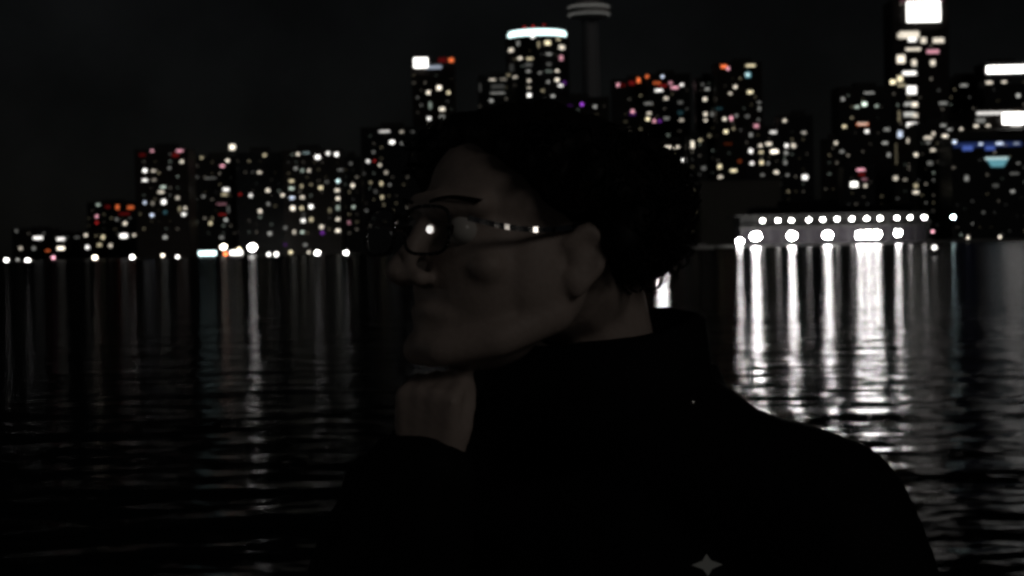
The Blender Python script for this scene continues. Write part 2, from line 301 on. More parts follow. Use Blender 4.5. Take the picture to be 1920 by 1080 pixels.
for i, (x0, x1, yt, D, shp, name, label) in enumerate(BLD):
    xm = (x0 + x1) / 2
    a, c_, tp = P(x0, yt, D), P(x1, yt, D), P(xm, yt, D)
    wd = c_.x - a.x; H = tp.z - LAND
    root = empty(name, ((a.x + c_.x) / 2, D, LAND), label, "hall" if 'hall' in name else "tower" if ('tower' in name or 'skyscraper' in name) else "building", "buildings of the far skyline")
    dp = min(45, max(18, wd * .8)); bm = B(); fm = M_FAC[i % 3]
    if shp == 'box':
        box(bm, -wd / 2, wd / 2, 0, dp, -.3, H)
        obj("wall", bm, fm, root)
        pr = B()
        for q in ((-wd / 2 - .3, wd / 2 + .3, -.3, .2), (-wd / 2 - .3, wd / 2 + .3, dp - .2, dp + .3)): box(pr, *q, H + .01, H + 1.1)
        for q in ((-wd / 2 - .3, -wd / 2 + .2), (wd / 2 - .2, wd / 2 + .3)): box(pr, *q, .21, dp - .21, H + .01, H + 1.1)
        obj("parapet", pr, M_ROOF, root)
        rr = random.Random(i); cx = rr.uniform(-.15, .15) * wd
        obj("roof_plant", box(B(), cx - wd * .2, cx + wd * .2, dp * .35, dp * .75, H + .005, H + min(5, H * .05) + 1.2), M_ROOF, root)
        if H > 40:
            bs = None
            for k in range(1, int(H / 9)):
                if bs is None: bs = obj("balcony", box(B(), -wd / 2 + .5, wd / 2 - .5, -.55, -.02, -.15, .15), M_ROOF, root, (0, 0, k * 9))
                else: inst("balcony", bs.data, root, (0, 0, k * 9))
    else:
        cyl(bm, (0, wd / 2, -.3), wd / 2, wd / 2, H + .3, 48)
        obj("wall", bm, fm, root)
        obj("roof_plant", cyl(B(), (0, wd / 2, H + .005), wd * .28, wd * .25, 3, 32), M_ROOF, root)
    roots.append((x0, x1, yt, D, shp, wd, H, root))
def put_window(b_, px, py, w_, h_, c, s, name="window", k=.5):
    x0, x1, yt, D, shp, wd, H, root = b_
    p = P(px, py, D); loc = Vector((p.x - root.location.x, 0, p.z - LAND)); ang = 0
    if 'skyscraper' in root.name: k *= 1.5
    ww, hh = w_ * D / F * k, h_ * D / F * k
    if shp == 'round':
        r_ = wd / 2; dx = max(-r_ * .93, min(r_ * .93, loc.x)); loc.x = dx
        loc.y = r_ - math.sqrt(r_ * r_ - dx * dx); ang = math.asin(dx / r_)
        ww = min(ww / max(.35, math.cos(ang)), r_ * .5)
    loc.z = max(1.5, loc.z)
    o = inst(name, win_mesh(c, s), root, loc, (ww, .9 if shp == 'box' else 2.4, hh)); o.rotation_euler.z = ang
    return o
counts = {}
for (px, py, w_, h_, c, s) in WIN:
    cand = [b_ for b_ in roots if b_[0] - 1 <= px <= b_[1] + 1 and py >= b_[2] - 4]
    if not cand:
        print("NOBUILDING", round(px), round(py)); continue
    b_ = min(cand, key=lambda q: q[3])
    put_window(b_, px, py, w_, h_, c, 1.1 * s ** .45 if s > 1 else 1.1 * s)  # the wide dim red, navy and magenta ones are painted wall glow
    counts.setdefault(b_[7].name, []).append((px, py))
rw = random.Random(3)
for b_ in roots:
    x0, x1, yt, D, shp, wd, H, root = b_
    area = (x1 - x0) * (ground_py((x0 + x1) / 2, D) - yt)
    for _ in range(min(60, int(area / 190))):
        px = x0 + 4 + (round(rw.random() * (x1 - x0 - 8) / 7) * 7); py = yt + 8 + round(rw.random() * max(2, 445 - yt - 14) / 7) * 7
        if any(abs(px - q[0]) < 9 and abs(py - q[1]) < 8 for q in counts.get(root.name, [])): continue
        counts.setdefault(root.name, []).append((px, py))
        put_window(b_, px, py, rw.choice((3, 4, 6, 8)), rw.choice((3, 4, 6)), rw.choice("wwydgy"), rw.choice((.03, .05, .08, .12, .2, .35)))
def bld(px, py, frag):
    return [b_ for b_ in roots if frag in b_[7].name and b_[0] <= px <= b_[1]][0]
def crown_block(frag, px, py, w_, h_, c, s, part, depth=3.0):
    b_ = bld(px, 0, frag); D = b_[3]; root = b_[7]; p = P(px, py, D)
    ww, hh = w_ * D / F, h_ * D / F
    bm = B(); box(bm, -ww / 2, ww / 2, -depth, -.05, -hh / 2, hh / 2); bmesh.ops.bevel(bm, geom=bm.edges[:], offset=min(hh, 3) * .2, segments=2)
    return obj(part, bm, glow(c, s), root, (p.x - root.location.x, 0, p.z - LAND))
# signs and crowns
crown_block('signed_tower', 789, 118, 26, 18, 'W', 3.5, 'roof_sign'); crown_block('signed_tower', 814, 126, 28, 6, 'b', .35, 'roof_light', 1.5)
crown_block('signed_tower', 846, 113, 9, 7, 'o', .9, 'warning_light'); crown_block('signed_tower', 830, 113, 16, 8, 'r', .06, 'warning_light')
crown_block('signed_skyscraper', 1731, 22, 62, 38, 'W', 3.2, 'roof_sign')
crown_block('signed_skyscraper', 1728, 2, 80, 3, 'p', .12, 'roof_light', 2)
crown_block('bar_crowned_tower', 1892, 130, 84, 13, 'W', 7, 'crown_light', 2)
crown_block('drum_hall', 1864, 212, 66, 5, 'W', 1.1, 'lit_rim', 1.6)
crown_block('blue_lit_hall', 1852, 271, 128, 9, 'n', .16, 'lit_band', .4)  # dark blue emissive strip standing in for the blue glow on the front
crown_block('drum_hall', 1902, 222, 44, 20, 'W', 9, 'lit_gallery', 2)
bm = B(); tz = .7 * 1500 / F * 30
pts = [(-27, 10), (27, 10), (14, -12), (-14, -12)]
vs = [[bm.verts.new((x * 1500 / F * .8, yy, z_ * 1500 / F * .8)) for x, z_ in pts] for yy in (-1.6, -.1)]
bm.faces.new(vs[0]); bm.faces.new(vs[1][::-1])
for i in range(4): bm.faces.new((vs[0][i], vs[1][i], vs[1][(i + 1) % 4], vs[0][(i + 1) % 4]))
bmesh.ops.recalc_face_normals(bm, faces=bm.faces[:])
bh = bld(1870, 0, 'blue_lit_hall')[7]; p = P(1870, 303, 1500)
obj("blue_sign", bm, glow('t', .5), bh, (p.x - bh.location.x, 0, p.z - LAND))
o_ = crown_block('blue_lit_hall', 1868, 297, 42, 4, 'c', .8, 'sign_edge', 1.9)
# round tower crown: a glowing ring that oversails the wall
b_ = bld(1005, 0, 'round_tower'); wd, H, root = b_[5], b_[6], b_[7]
def ring(r_out, r_in, h, seg=64):
    bm = B(); L = []
    for r_, z_ in ((r_out * .96, 0), (r_out, h * .5), (r_out * .96, h), (r_in, h), (r_in, 0)):
        L.append([bm.verts.new((r_ * math.cos(2 * math.pi * i / seg), r_ * math.sin(2 * math.pi * i / seg), z_)) for i in range(seg)])
    for k in range(5):
        for i in range(seg): bm.faces.new((L[k][i], L[k][(i + 1) % seg], L[(k + 1) % 5][(i + 1) % seg], L[(k + 1) % 5][i]))
    bmesh.ops.recalc_face_normals(bm, faces=bm.faces[:])
    return bm
obj("crown_light", ring(wd / 2 * .94, wd / 2 * .7, 6.5), glow('c', 2.6), root, (0, wd / 2, H + .8))
obj("roof_cap", cyl(B(), (0, 0, 0), wd * .36, wd * .30, 4, 40), M_ROOF, root, (0, wd / 2, H + 5))
for dx in (-14, -4, 8): obj("warning_light", ball(B(), (0, 0, 0), 1.6, 2), glow('r', .5 if dx < 0 else .2), root, (dx, wd / 2, H + 14 + dx * .1))
b_ = bld(1890, 0, 'drum_hall'); wd, H, root = b_[5], b_[6], b_[7]
zc = P(1890, 245, b_[3]).z - LAND
obj("canopy", ring(wd / 2 + 4, wd / 2 - 1, 3.0), M_ROOF, root, (0, wd / 2, zc - 1))
# roof lamp on the condominium corner
b_ = bld(400, 0, 'condominium'); crown_block('condominium', 436, 276, 9, 9, 'w', 1.6, 'roof_lamp', 3)

# ------------------------------------------------------------------ observation tower
m_shaft = mat("tower_concrete", (.17, .17, .18), .8, vary=(.02, .15))
D = 2300.0; base = P(1113, 450, D)
ot = empty("observation_tower", (base.x, D, LAND), "tall concrete observation tower with a round grey pod, rising above the hair", "tower")
zp = P(1113, 19, D).z - LAND; kx = D / F
bm = B(); sh = []
for z_, r_ in ((0, 24), (60, 18), (140, 14), (230, 12.5), (zp - 5, 11.5)):
    ringv = []
    for i in range(18):
        a = 2 * math.pi * i / 18; rr = r_ * (1 if i % 6 in (0, 1, 5) else .62)
        ringv.append(bm.verts.new((rr * math.cos(a), rr * math.sin(a), z_)))
    sh.append(ringv)
for p_, q_ in zip(sh, sh[1:]):
    for i in range(18): bm.faces.new((p_[i], p_[(i + 1) % 18], q_[(i + 1) % 18], q_[i]))
bm.faces.new(sh[0][::-1]); bm.faces.new(sh[-1])
obj("shaft", bm, m_shaft, ot)
bm = B()
prof = [(14, -11), (24, -9), (27, -5), (26.5, -1), (27, 3), (25, 6), (19, 9), (11, 12)]
loft(bm, [((0, 0, z_), (r_, 0, 0), (0, r_, 0)) for r_, z_ in prof], 40)
pod = obj("pod", bm, mat("pod_cladding", (.5, .48, .47), .6), ot, (0, 0, zp), True)
obj("pod_light", ring(27.6, 25, 2.2, 48), glow('d', .18), pod, (0, 0, 2.2)); obj("pod_light", ring(27.6, 25, 2.0, 48), glow('d', .12), pod, (0, 0, -7.2))
obj("upper_shaft", cyl(B(), (0, 0, zp + 12.01), 8, 4.5, 85, 20), m_shaft, ot)
obj("antenna", cyl(B(), (0, 0, zp + 97.02), 2.2, .5, 90, 12), m_shaft, ot)

# ------------------------------------------------------------------ pale base building and ferry terminal
p0, p1 = P(1312, 340, 1496), P(1464, 340, 1496)
pb = empty("pale_low_building", ((p0.x + p1.x) / 2, 1496, LAND), "long pale windowless low building behind the ferry terminal", "building")
wd = p1.x - p0.x; H = p0.z - LAND
obj("wall", box(B(), -wd / 2, wd / 2, 0, 25, -.3, H), M_PALE, pb)
obj("roof_edge", box(B(), -wd / 2 - .5, wd / 2 + .5, -.6, 25.6, H + .005, H + 1), M_ROOF, pb)
TD = 812.0
tx0, tx1 = P(1392, 450, TD).x, P(1742, 450, TD).x
ft = empty("ferry_terminal", ((tx0 + tx1) / 2, TD, 1.0), "long dark two-storey ferry terminal with a row of twelve lamps under its roof", "terminal")
cx = (tx0 + tx1) / 2; hw = (tx1 - tx0) / 2
m_twall = mat("terminal_wall", (.006, .0055, .0065), .9, .02, vary=(.3, .2)); m_dark = mat("dark_metal", (.008, .008, .008), .7, .03)
obj("lower_wall", box(B(), -hw, hw, 6, 30, -.2, 8.0), m_twall, ft)
obj("upper_wall", box(B(), -hw, hw, 6.2, 30, 8.01, 13.0), mat("upper_wall", (.004, .004, .004), .9, .02), ft)
obj("gallery_deck", box(B(), -hw - 1, hw + 1, 0, 6.1, 7.4, 7.95), m_dark, ft)
bm = B(); box(bm, -hw - 3, hw + 3, -1, 32, 13.02, 13.8); box(bm, -hw + 6, hw - 6, 5, 28, 13.81, 17.5); box(bm, -hw + 20, hw - 40, 8, 24, 17.51, 20.5)
obj("roof", bm, mat("terminal_roof", (.004, .004, .004), .9, .02), ft)
for k in range(15):
    x = -hw + k * 2 * hw / 14
    obj("column", cyl(B(), (x, .6, 0), .22, .22, 7.38, 10), m_dark, ft)
    obj("column", cyl(B(), (x, .6, 7.96), .16, .16, 5.05, 10), m_dark, ft)
bm = B(); box(bm, -hw, hw, .1, .2, 9.0, 9.1)
for k in range(80): box(bm, -hw + k * 2 * hw / 80, -hw + k * 2 * hw / 80 + .08, .1, .2, 7.96, 9.0)
obj("railing", bm, m_dark, ft)
for zx, zy in ((425, 266), (508, 266), (580, 265), (672, 262), (747, 260), (823, 258), (903, 257), (982, 256), (1052, 254), (1142, 252), (1212, 250), (1288, 248)):
    p = P(1280 + zx * .3518, 320 + zy * .3518, TD - .5)
    bm = B(); ball(bm, (0, 0, 0), (.75, .6, .6), 2)
    obj("eave_lamp", bm, glow('W', 75), ft, (p.x - cx, -.5, p.z - 1.0), True)
    obj("lamp_rod", cyl(B(), (p.x - cx, -.5, p.z - 1.0 + .55), .06, .06, max(.1, 13.0 - (p.z - 1.0) - .56), 8), m_dark, ft)

def lamp_post(name, px, py, Y, zb, r, c, s, label, cat, group, cluster=1):
    p = P(px, py, Y); z = max(p.z, zb + 1.2)
    t_ = empty(name, (p.x, Y, zb), label, cat, group)
    bm = B(); cyl(bm, (0, .0, 0), .12, .08, z - zb - r * .6, 10); cyl(bm, (0, 0, 0), .25, .2, .3, 10)
    obj("post", bm, m_dark, t_)
    if cluster == 1:
        obj("lamp_head", ball(B(), (0, 0, z - zb), (r, r * .8, r * .8), 2), glow(c, s * (1.1 if Y > 1000 else 4.4)), t_, smooth=True)
    else:
        bm = B(); box(bm, -r * cluster, r * cluster, -.1, .1, z - zb - r - .2, z - zb - r); obj("crossbar", bm, m_dark, t_)
        for k in range(cluster):
            obj("lamp_head", ball(B(), ((k - (cluster - 1) / 2) * r * 2.05, -.3, z - zb), (r, r * .7, r * .9), 2), glow(c, s * 2.4), t_, smooth=True)
    return t_
G2 = "floodlights along the ferry quay"
for px, py, r_, e_, lb in ((1387, 453, 1.3, 110, "lone low quay floodlight at the left end of the ferry terminal"), (1417, 443, 2.0, 150, "big quay floodlight second from the left, below the first eave lamp"),
 (1485, 442, 1.8, 130, "big quay floodlight below the third eave lamp"), (1552, 441, 1.8, 130, "big quay floodlight left of the widest cluster"), (1684, 437, 1.35, 90, "smaller quay floodlight right of the widest cluster")):
    lamp_post("floodlight", px, py, 801, 1, r_, 'W', e_, lb, "floodlight", G2)
lamp_post("floodlight", 1628, 440, 801, 1, 1.8, 'W', 150, "widest and brightest floodlight on the quay, three heads side by side", "floodlight", G2, 3)
lamp_post("floodlight", 1787, 407, 802, 1, .8, 'c', 10, "tall cyan-white quay lamp standing alone right of the terminal", "floodlight", G2)
lamp_post("floodlight", 1749, 434, 801, 1, .45, 'p', 1.5, "small faint pinkish lamp between the terminal and the tall lone lamp", "floodlight", G2)
lamp_post("floodlight", 1815, 455, 801, 1, .4, 'w', 1.4, "faint low lamp on the dark quay nearer to the terminal", "floodlight", G2)
lamp_post("floodlight", 1875, 453, 801, 1, .4, 'w', 1.4, "faint low lamp on the dark quay nearest the right edge", "floodlight", G2)
lamp_post("floodlight", 1240, 444, 790, -1, 1.3, 'W', 300, "floodlight hidden behind the curly hair, seen only by its bright streak on the water", "floodlight", G2, 2)
G1 = "lamps along the far left shore"
for px, py, r, c, s, lb in (
 (12, 488, 1.6, 'W', 9, "white shore lamp nearest the left edge"), (52, 490, 1.9, 'W', 12, "bright white shore lamp second from the left edge"), (33, 487, .9, 'd', 1.2, "dim shore lamp between the two leftmost bright ones"),
 (100, 483, 1.4, 'p', 3, "small pinkish shore lamp below the stacked white strips"), (178, 483, 1.8, 'w', 9, "warm tall shore lamp below the yellowish low block"),
 (248, 482, 1.6, 'W', 14, "white shore lamp below the left edge of the leftmost condominium"), (305, 479, 1.3, 'w', 6, "warm shore lamp below the middle of the leftmost condominium"),
 (333, 482, 1.3, 'W', 8, "white shore lamp below the right edge of the leftmost condominium"), (419, 463, 2.6, 'w', 10, "warm orange-tinged lamp standing above the brightest stretch of shore"),
 (423, 476, 1.6, 'o', 5, "orange lamp directly below the warm one on the brightest stretch"), (448, 467, 1.5, 'y', 4, "yellow lamp between the warm lamp and the biggest white one"),
 (473, 464, 3.2, 'W', 40, "biggest and brightest white lamp of the left shore"), (504, 477, 1.4, 'W', 6, "first white lamp right of the biggest one"), (518, 477, 1.6, 'W', 8, "second white lamp right of the biggest one"),
 (545, 473, 1.3, 'y', 2.2, "dim yellow lamp at the left foot of the white-topped condominium"), (579, 473, 1.1, 'w', 1.6, "small faint lamp at the middle foot of the white-topped condominium"),
 (595, 474, 1.9, 'W', 16, "bright white lamp at the right foot of the white-topped condominium"), (649, 474, 1.7, 'W', 16, "white shore lamp farthest right, closest to the face")):
    lamp_post("shore_lamp", px, py, 1488 if py > 470 else 1489.2, -1, r, c, s, lb, "lamp", G1)
for px, py, w_, lb in ((389, 479, 34, "low kiosk with a long cyan-white lit front on the left shore"), (443, 480, 24, "low kiosk with a white lit front left of the biggest lamp")):
    p = P(px, py, 1491); ww = w_ * 1491 / F
    t_ = empty("kiosk", (p.x, 1491, LAND), lb, "kiosk", "lit kiosks on the left shore")
    obj("wall", box(B(), -ww / 2, ww / 2, .2, 5, -.1, 5), m_dark, t_); obj("roof", box(B(), -ww / 2 - .6, ww / 2 + .6, -.8, 5.6, 5.005, 5.5), M_ROOF, t_)
    obj("window", box(B(), -ww / 2 + .4, ww / 2 - .4, -.1, .19, .8, 4.2), glow('c' if w_ > 30 else 'W', 5), t_)

# buoy lamp, moored boat, tree
p = P(1752, 464, 205)
t_ = empty("marker_buoy", (p.x, 205, 0), "small floating marker with a white lamp, right of the ferry terminal", "buoy")
bm = B(); cyl(bm, (0, 0, -.3), .55, .45, .55, 20); cyl(bm, (0, 0, .25), .12, .06, max(.2, p.z - .45), 12)
obj("float", bm, m_dark, t_); obj("lamp", ball(B(), (0, 0, p.z), (.24, .24, .24), 2), glow('W', 5), t_, smooth=True)
p = P(1318, 458, 640)
bt = empty("motor_boat", (p.x, 640, 0), "small pale motor boat moored left of the ferry terminal", "boat")
bm = B()
loft(bm, [((x, 0, .35 + .25 * max(0, x / 4)), (0, wy, 0), (0, 0, hz)) for x, wy, hz in ((-4, .95, .5), (-3, 1.15, .55), (0, 1.25, .6), (2.4, .9, .65), (3.7, .3, .6), (4.1, .05, .5))], 20)
obj("hull", bm, mat("boat_paint", (.75, .75, .73), .4), bt, smooth=True)
obj("cabin", bmesh_c := box(B(), -1.6, 1.2, -.8, .8, .9, 1.9), mat("cabin_paint", (.6, .6, .6), .5), bt)
obj("windshield", box(B(), 1.21, 1.3, -.7, .7, 1.25, 1.8), mat("dark_glass", (.02, .02, .025), .1), bt)
p = P(1308, 420, 1493)
tr = empty("tree", (p.x, 1493, LAND), "dull green tree on the shore just right of the hair", "tree")
bm = B(); H = P(1308, 392, 1493).z - LAND
limb(bm, [(0, 0, 0), (.2, 0, H * .35), (.1, .1, H * .75)], [.55, .4, .12], 10)
for a in range(6): limb(bm, [(.1, 0, H * (.35 + .06 * a)), (3.4 * math.cos(a * 2.2), 3 * math.sin(a * 2.2), H * (.5 + .06 * a))], [.2, .06], 8)
obj("trunk", bm, mat("bark", (.05, .04, .03), .9), tr)
bm = B(); rr = random.Random(5)
cl = [Vector((rr.gauss(0, 2.6), rr.gauss(0, 2.4), H * rr.uniform(.4, .97))) for _ in range(34)]
for c in cl:
    for _ in range(60):
        p_ = c + Vector((rr.gauss(0, .9), rr.gauss(0, .9), rr.gauss(0, .8)))
        q = Matrix.Rotation(rr.uniform(0, 6.3), 3, 'Z') @ Matrix.Rotation(rr.uniform(0, 3.1), 3, 'X')
        bm.faces.new([bm.verts.new(p_ + q @ Vector(v)) for v in ((-.28, 0, 0), (0, -.16, 0), (.3, 0, 0), (0, .16, 0))])
obj("crown", bm, mat("leaves", (.07, .09, .05), .7, vary=(.5, .4)), tr)

# ------------------------------------------------------------------ the person
DECK = .42
m_skin = mat("skin", (.38, .31, .275), .55, .3, bump=(220, .0004), vary=(18, .12))
m_hair = mat("black_hair", (.006, .005, .005), .6, .15)
m_jacket = mat("black_jacket", (.006, .006, .007), .75, .08, bump=(40, .002))
m_trs = mat("black_trousers", (.008, .008, .01), .8, .1)
HY = 1.48; HS = 1.0
hc = P(972, 450, HY)                               # head centre, at eye level
HM = Matrix.Translation(hc) @ Matrix.Rotation(R(-55), 4, 'Z') @ Matrix.Rotation(R(-6), 4, 'X') @ Matrix.Scale(HS, 4)
h = lambda *v: HM @ Vector(v)
nb = P(1118, 668, 1.56)                             # base of the neck
yawT = R(-26)
rx = Vector((math.cos(yawT), math.sin(yawT), 0)); fr = Vector((math.sin(yawT), -math.cos(yawT), 0))   # wearer's left, wearer's front
zb = lambda z: Vector((nb.x + .02, nb.y + .02, z))
S = 1.0
shL = nb + rx * .20 + Vector((0, 0, -.150)); shR = nb - rx * .175 + Vector((0, 0, -.15))
elL = shL + rx * .075 - fr * .04 + Vector((0, 0, -.30)); wrL = elL + rx * .01 + fr * .10 + Vector((0, 0, -.24))
wrR = P(800, 884, 1.43); elR = P(690, 1290, 1.50)
pel = zb(DECK + .93)
person = empty("person", (pel.x, pel.y, DECK), "person with curly black hair and glasses in black high-collared jacket, fist under the chin", "person")
pc = person.location.copy()
HR = HM.to_3x3().normalized()
bm = B()
def hb(c, r, sub=3): ball(bm, h(*c), Vector(r) * HS, sub, HR)
def hl(pts, rad): limb(bm, [h(*p) for p in pts], [r * HS for r in rad])
hb((0, .012, .035), (.075, .094, .066)); hb((0, -.032, -.03), (.062, .060, .082)); hb((0, -.034, -.069), (.050, .055, .042)); hb((0, -.080, -.095), (.021, .018, .016))
hl([(-.042, -.070, .022), (-.018, -.087, .020), (.018, -.087, .020), (.042, -.070, .022)], [.012, .012, .012, .012])
hl([(0, -.090, .012), (0, -.103, -.015), (0, -.116, -.036)], [.008, .0085, .0115])
for s in (-1, 1):
    hb((s * .0125, -.103, -.040), (.009, .010, .008)); hb((s * .044, -.060, -.028), (.018, .018, .016))
    hl([(s * .056, .0, -.06), (s * .045, -.045, -.084), (s * .016, -.082, -.097)], [.018, .016, .014])
    hb((s * .056, -.006, -.030), (.017, .040, .048))
    # ear: rim, lobe and bowl
    hl([(s * .074, -.004, -.005), (s * .082, .010, .010), (s * .086, .025, -.002), (s * .084, .022, -.022), (s * .077, .006, -.042), (s * .075, .0, -.03)], [.006, .006, .006, .006, .007, .006])
    hb((s * .077, .012, -.014), (.006, .014, .022))
hl([(-.024, -.080, -.069), (-.008, -.0895, -.066), (.008, -.0895, -.066), (.024, -.080, -.069)], [.005, .0065, .0065, .005])
hl([(-.022, -.080, -.0735), (0, -.0885, -.079), (.022, -.080, -.0735)], [.005, .0075, .005])
limb(bm, [h(0, .04, -.02), nb + Vector((-.012, -.01, .055)), nb + Vector((0, 0, -.02)), nb + Vector((0, .01, -.12))], [.060, .055, .058, .07])
# torso, limbs under the clothes
def TR(z, a, b, off=0): return (Vector((nb.x, nb.y, z)) + (zb(z) - Vector((nb.x, nb.y, z))) + fr * off, rx * a, fr * b)
loft(bm, [TR(DECK + .82, .14, .10), TR(DECK + .95, .165, .115), TR(DECK + 1.1, .14, .10), TR(DECK + 1.28, .17, .115, .01), TR(nb.z - .15, .17, .10), TR(nb.z - .07, .10, .075), TR(nb.z, .06, .06)], 32)
for a, e, wv in ((shL, elL, wrL), (shR, elR, wrR)): limb(bm, [nb + (a - nb) * .5 + Vector((0, 0, -.035)), a, e, wv], [.045, .056, .044, .028])
for s in (-1, 1):
    hp = zb(DECK + .88) + rx * s * .085; kn = zb(DECK + .48) + rx * s * .095 + fr * .02; an = zb(DECK + .09) + rx * s * .10 - fr * .01
    limb(bm, [hp, kn, an], [.085, .055, .04]); limb(bm, [an - Vector((0, 0, .045)), an + fr * .15 - Vector((0, 0, .05))], [.038, .032])
def hand(wr, along, back, thumb, curl, sc=1.0):
    """palm plus four jointed fingers and a thumb; along = wrist to knuckles, back = out of the back of the hand, thumb = thumb side"""
    along = along.normalized(); back = (back - along * back.dot(along)).normalized(); side = along.cross(back); side = side if side.dot(thumb) > 0 else -side
    def q(a, s_, b_): return wr + (along * a + side * s_ + back * b_) * sc
    limb(bm, [q(0, 0, 0), q(.02, 0, 0)], [.027 * sc, .026 * sc])
    for s_ in (-.030, -.011, .009, .028): limb(bm, [q(.012, s_ * .6, 0), q(.05, s_ * .9, .002), q(.086 + (.004 if abs(s_) < .02 else 0), s_, .006)], [.016 * sc, .0145 * sc, .0115 * sc])
    for s_, ln, cu in ((.029, 1.0, curl - .08), (.010, 1.1, curl), (-.010, 1.03, curl + .04), (-.029, .82, curl + .1)):
        a0, b0 = .088, .004; ang = 0; pts = [q(a0, s_, b0)]; rad = [.0105]
        for L, bend, r_ in ((.042, 1.25, .0095), (.026, 1.55, .0088), (.021, .9, .0078)):
            ang += bend * cu; a0 += L * ln * math.cos(ang); b0 -= L * ln * math.sin(ang); pts.append(q(a0, s_ * .97, b0)); rad.append(r_)
        limb(bm, pts, [r_ * sc for r_ in rad], 10)
    limb(bm, [q(.018, .024, -.004), q(.05, .036, -.010), q(.08, .037, -.022), q(.100, .030, -.036)], [.0165 * sc, .013 * sc, .0105 * sc, .009 * sc], 10)
hand(wrR, Vector((.08, -.12, 1)), Vector((-.35, -1, .1)), Vector((1, -.2, .1)), .95, .72)
hand(wrL, (wrL - elL) * 1.0 - fr * .2, rx, fr, .45)
for v in bm.verts: v.co -= pc
body = obj("body", fuse(bm, .0032, 12, .5), m_skin, person, smooth=True)
# eyes and eyebrows
for s in (-1, 1):
    ev = B(); ball(ev, h(s * .031, -.077, 0) - pc, .0125, 3); e_ = obj("eye", ev, mat("eye_white", (.5, .48, .45), .2), person, smooth=True)
    ev = B(); ball(ev, h(s * .031, -.0865, 0) - pc, .0055, 2); obj("iris", ev, mat("iris", (.02, .012, .008), .15), e_, smooth=True)
    eb = B()
    for k in range(26):
        f_ = k / 25; x = s * (.014 + .036 * f_); a = h(x, -.0985 + .020 * f_ * f_, .022 + .003 * math.sin(f_ * 3.1)); limb(eb, [a - pc, h(x + s * .007, -.097 + .020 * f_ * f_, .0245 + .002 * math.sin(f_ * 3.1)) - pc], [.0013, .0005], 5)
    obj("eyebrow", eb, m_hair, person)
# hair: one mass of fused curls with loose curls standing off it
hr_ = random.Random(11); bm = B(); strands = B()
def hair_ok(p):
    x, y, z = p
    if x < -.03 and z < .03 and y < .03: return False
    if z < -.055: return False
    if y < -.055: return z > .088
    if y < -.012: return z > .07 - (y + .055) * .9
    if y < .03: return z > .036
    return z > -.008 - (y - .03) * .1
cnt = 0
while cnt < 620:
    d = Vector((hr_.gauss(0, 1), hr_.gauss(0, 1), hr_.gauss(0, 1))).normalized()
    p = Vector((d.x * .089, .014 + d.y * .104, .034 + d.z * .071))
    if not hair_ok(p): continue
    k = hr_.uniform(.92, 1.17) if p.z > -.02 else hr_.uniform(.95, 1.08)
    if p.z > .070: k = min(k, hr_.uniform(.88, .98))
    p = Vector((p.x * k, .016 + (p.y - .016) * k, .034 + (p.z - .034) * k)); cnt += 1
    ball(bm, h(*p) - pc, hr_.uniform(.011, .021), 2)
    if p.z > -.015:
        for _ in range(3):
            r0 = hr_.uniform(.004, .008); ax = (d + Vector((hr_.gauss(0, .5), hr_.gauss(0, .5), hr_.gauss(0, .5)))).normalized()
            e1 = ax.orthogonal().normalized(); e2 = ax.cross(e1); ph = hr_.uniform(0, 6); tall = p.z > .075; base_ = p + d * (.002 if tall else .010); stp = .0012 if tall else .0026; pl = []
            for j in range(9):
                a = ph + j * .85; pl.append(h(*(base_ + ax * j * stp + e1 * r0 * math.cos(a) + e2 * r0 * math.sin(a))) - pc)
            for a_, b2 in zip(pl, pl[1:]):
                frustum(strands, a_, b2, .0011, .0010, 4, False)
ball(bm, h(0, .03, .045) - pc, Vector((.084, .098, .066)) * HS, 4, HR)
hm = fuse(bm, .0035, 2, .4)
tmp = bpy.data.meshes.new("tmp"); strands.to_mesh(tmp); strands.free(); hm.from_mesh(tmp); bpy.data.meshes.remove(tmp)
obj("hair", hm, m_hair, person, smooth=True)
# jacket
bm = B()
def TJ(z, a, b, off=0): c, A, Bv = TR(z, a, b, off); return (c - pc, A, Bv)
loft(bm, [TJ(DECK + .80, .205, .15), TJ(DECK + .95, .215, .155), TJ(DECK + 1.12, .215, .15), TJ(nb.z - .24, .235, .145, .01), TJ(nb.z - .16, .20, .13), TJ(nb.z - .08, .125, .105), TJ(nb.z - .01, .09, .085)], 40)
for a, e, wv, cu in ((shL, elL, wrL, .0), (shR, elR, wrR, .012)):
    d = (wv - e).normalized()
    limb(bm, [nb + (a - nb) * .12 + Vector((0, 0, -.055)) - pc, nb + (a - nb) * .55 + Vector((0, 0, -.028)) - pc, a - pc, a + (e - a) * .5 - pc, e - pc, wv - d * cu - pc], [.085, .08, .086, .088, .072, .05], 18)
jm = fuse(bm, .006, 6, .5)
for v in jm.verts:
    q = v.co; v.co += v.normal * (.006 * noise.noise(q * 9) + .004 * noise.noise(q * 24))
jk = obj("jacket", jm, m_jacket, person, smooth=True)
cb = B(); seg = 48; L = []
for r1, dz in ((.098, -.055), (.098, .0), (.094, .040), (.086, .043), (.084, .0), (.084, -.055)):
    L.append([])
    for i in range(seg):
        a = 2 * math.pi * i / seg; rise = -.016 + .006 * math.cos(a) - .012 * math.sin(a)
        L[-1].append(cb.verts.new(nb + Vector((0, 0, dz + rise + .004 * noise.noise(Vector((a * 2, dz * 30, 0)))))  + (rx * math.cos(a) * 1.04 + fr * math.sin(a) * 1.0) * r1 - pc))
for k in range(6):
    for i in range(seg): cb.faces.new((L[k][i], L[k][(i + 1) % seg], L[(k + 1) % 6][(i + 1) % seg], L[(k + 1) % 6][i]))
bmesh.ops.recalc_face_normals(cb, faces=cb.faces[:])
obj("collar", cb, m_jacket, jk, smooth=True)
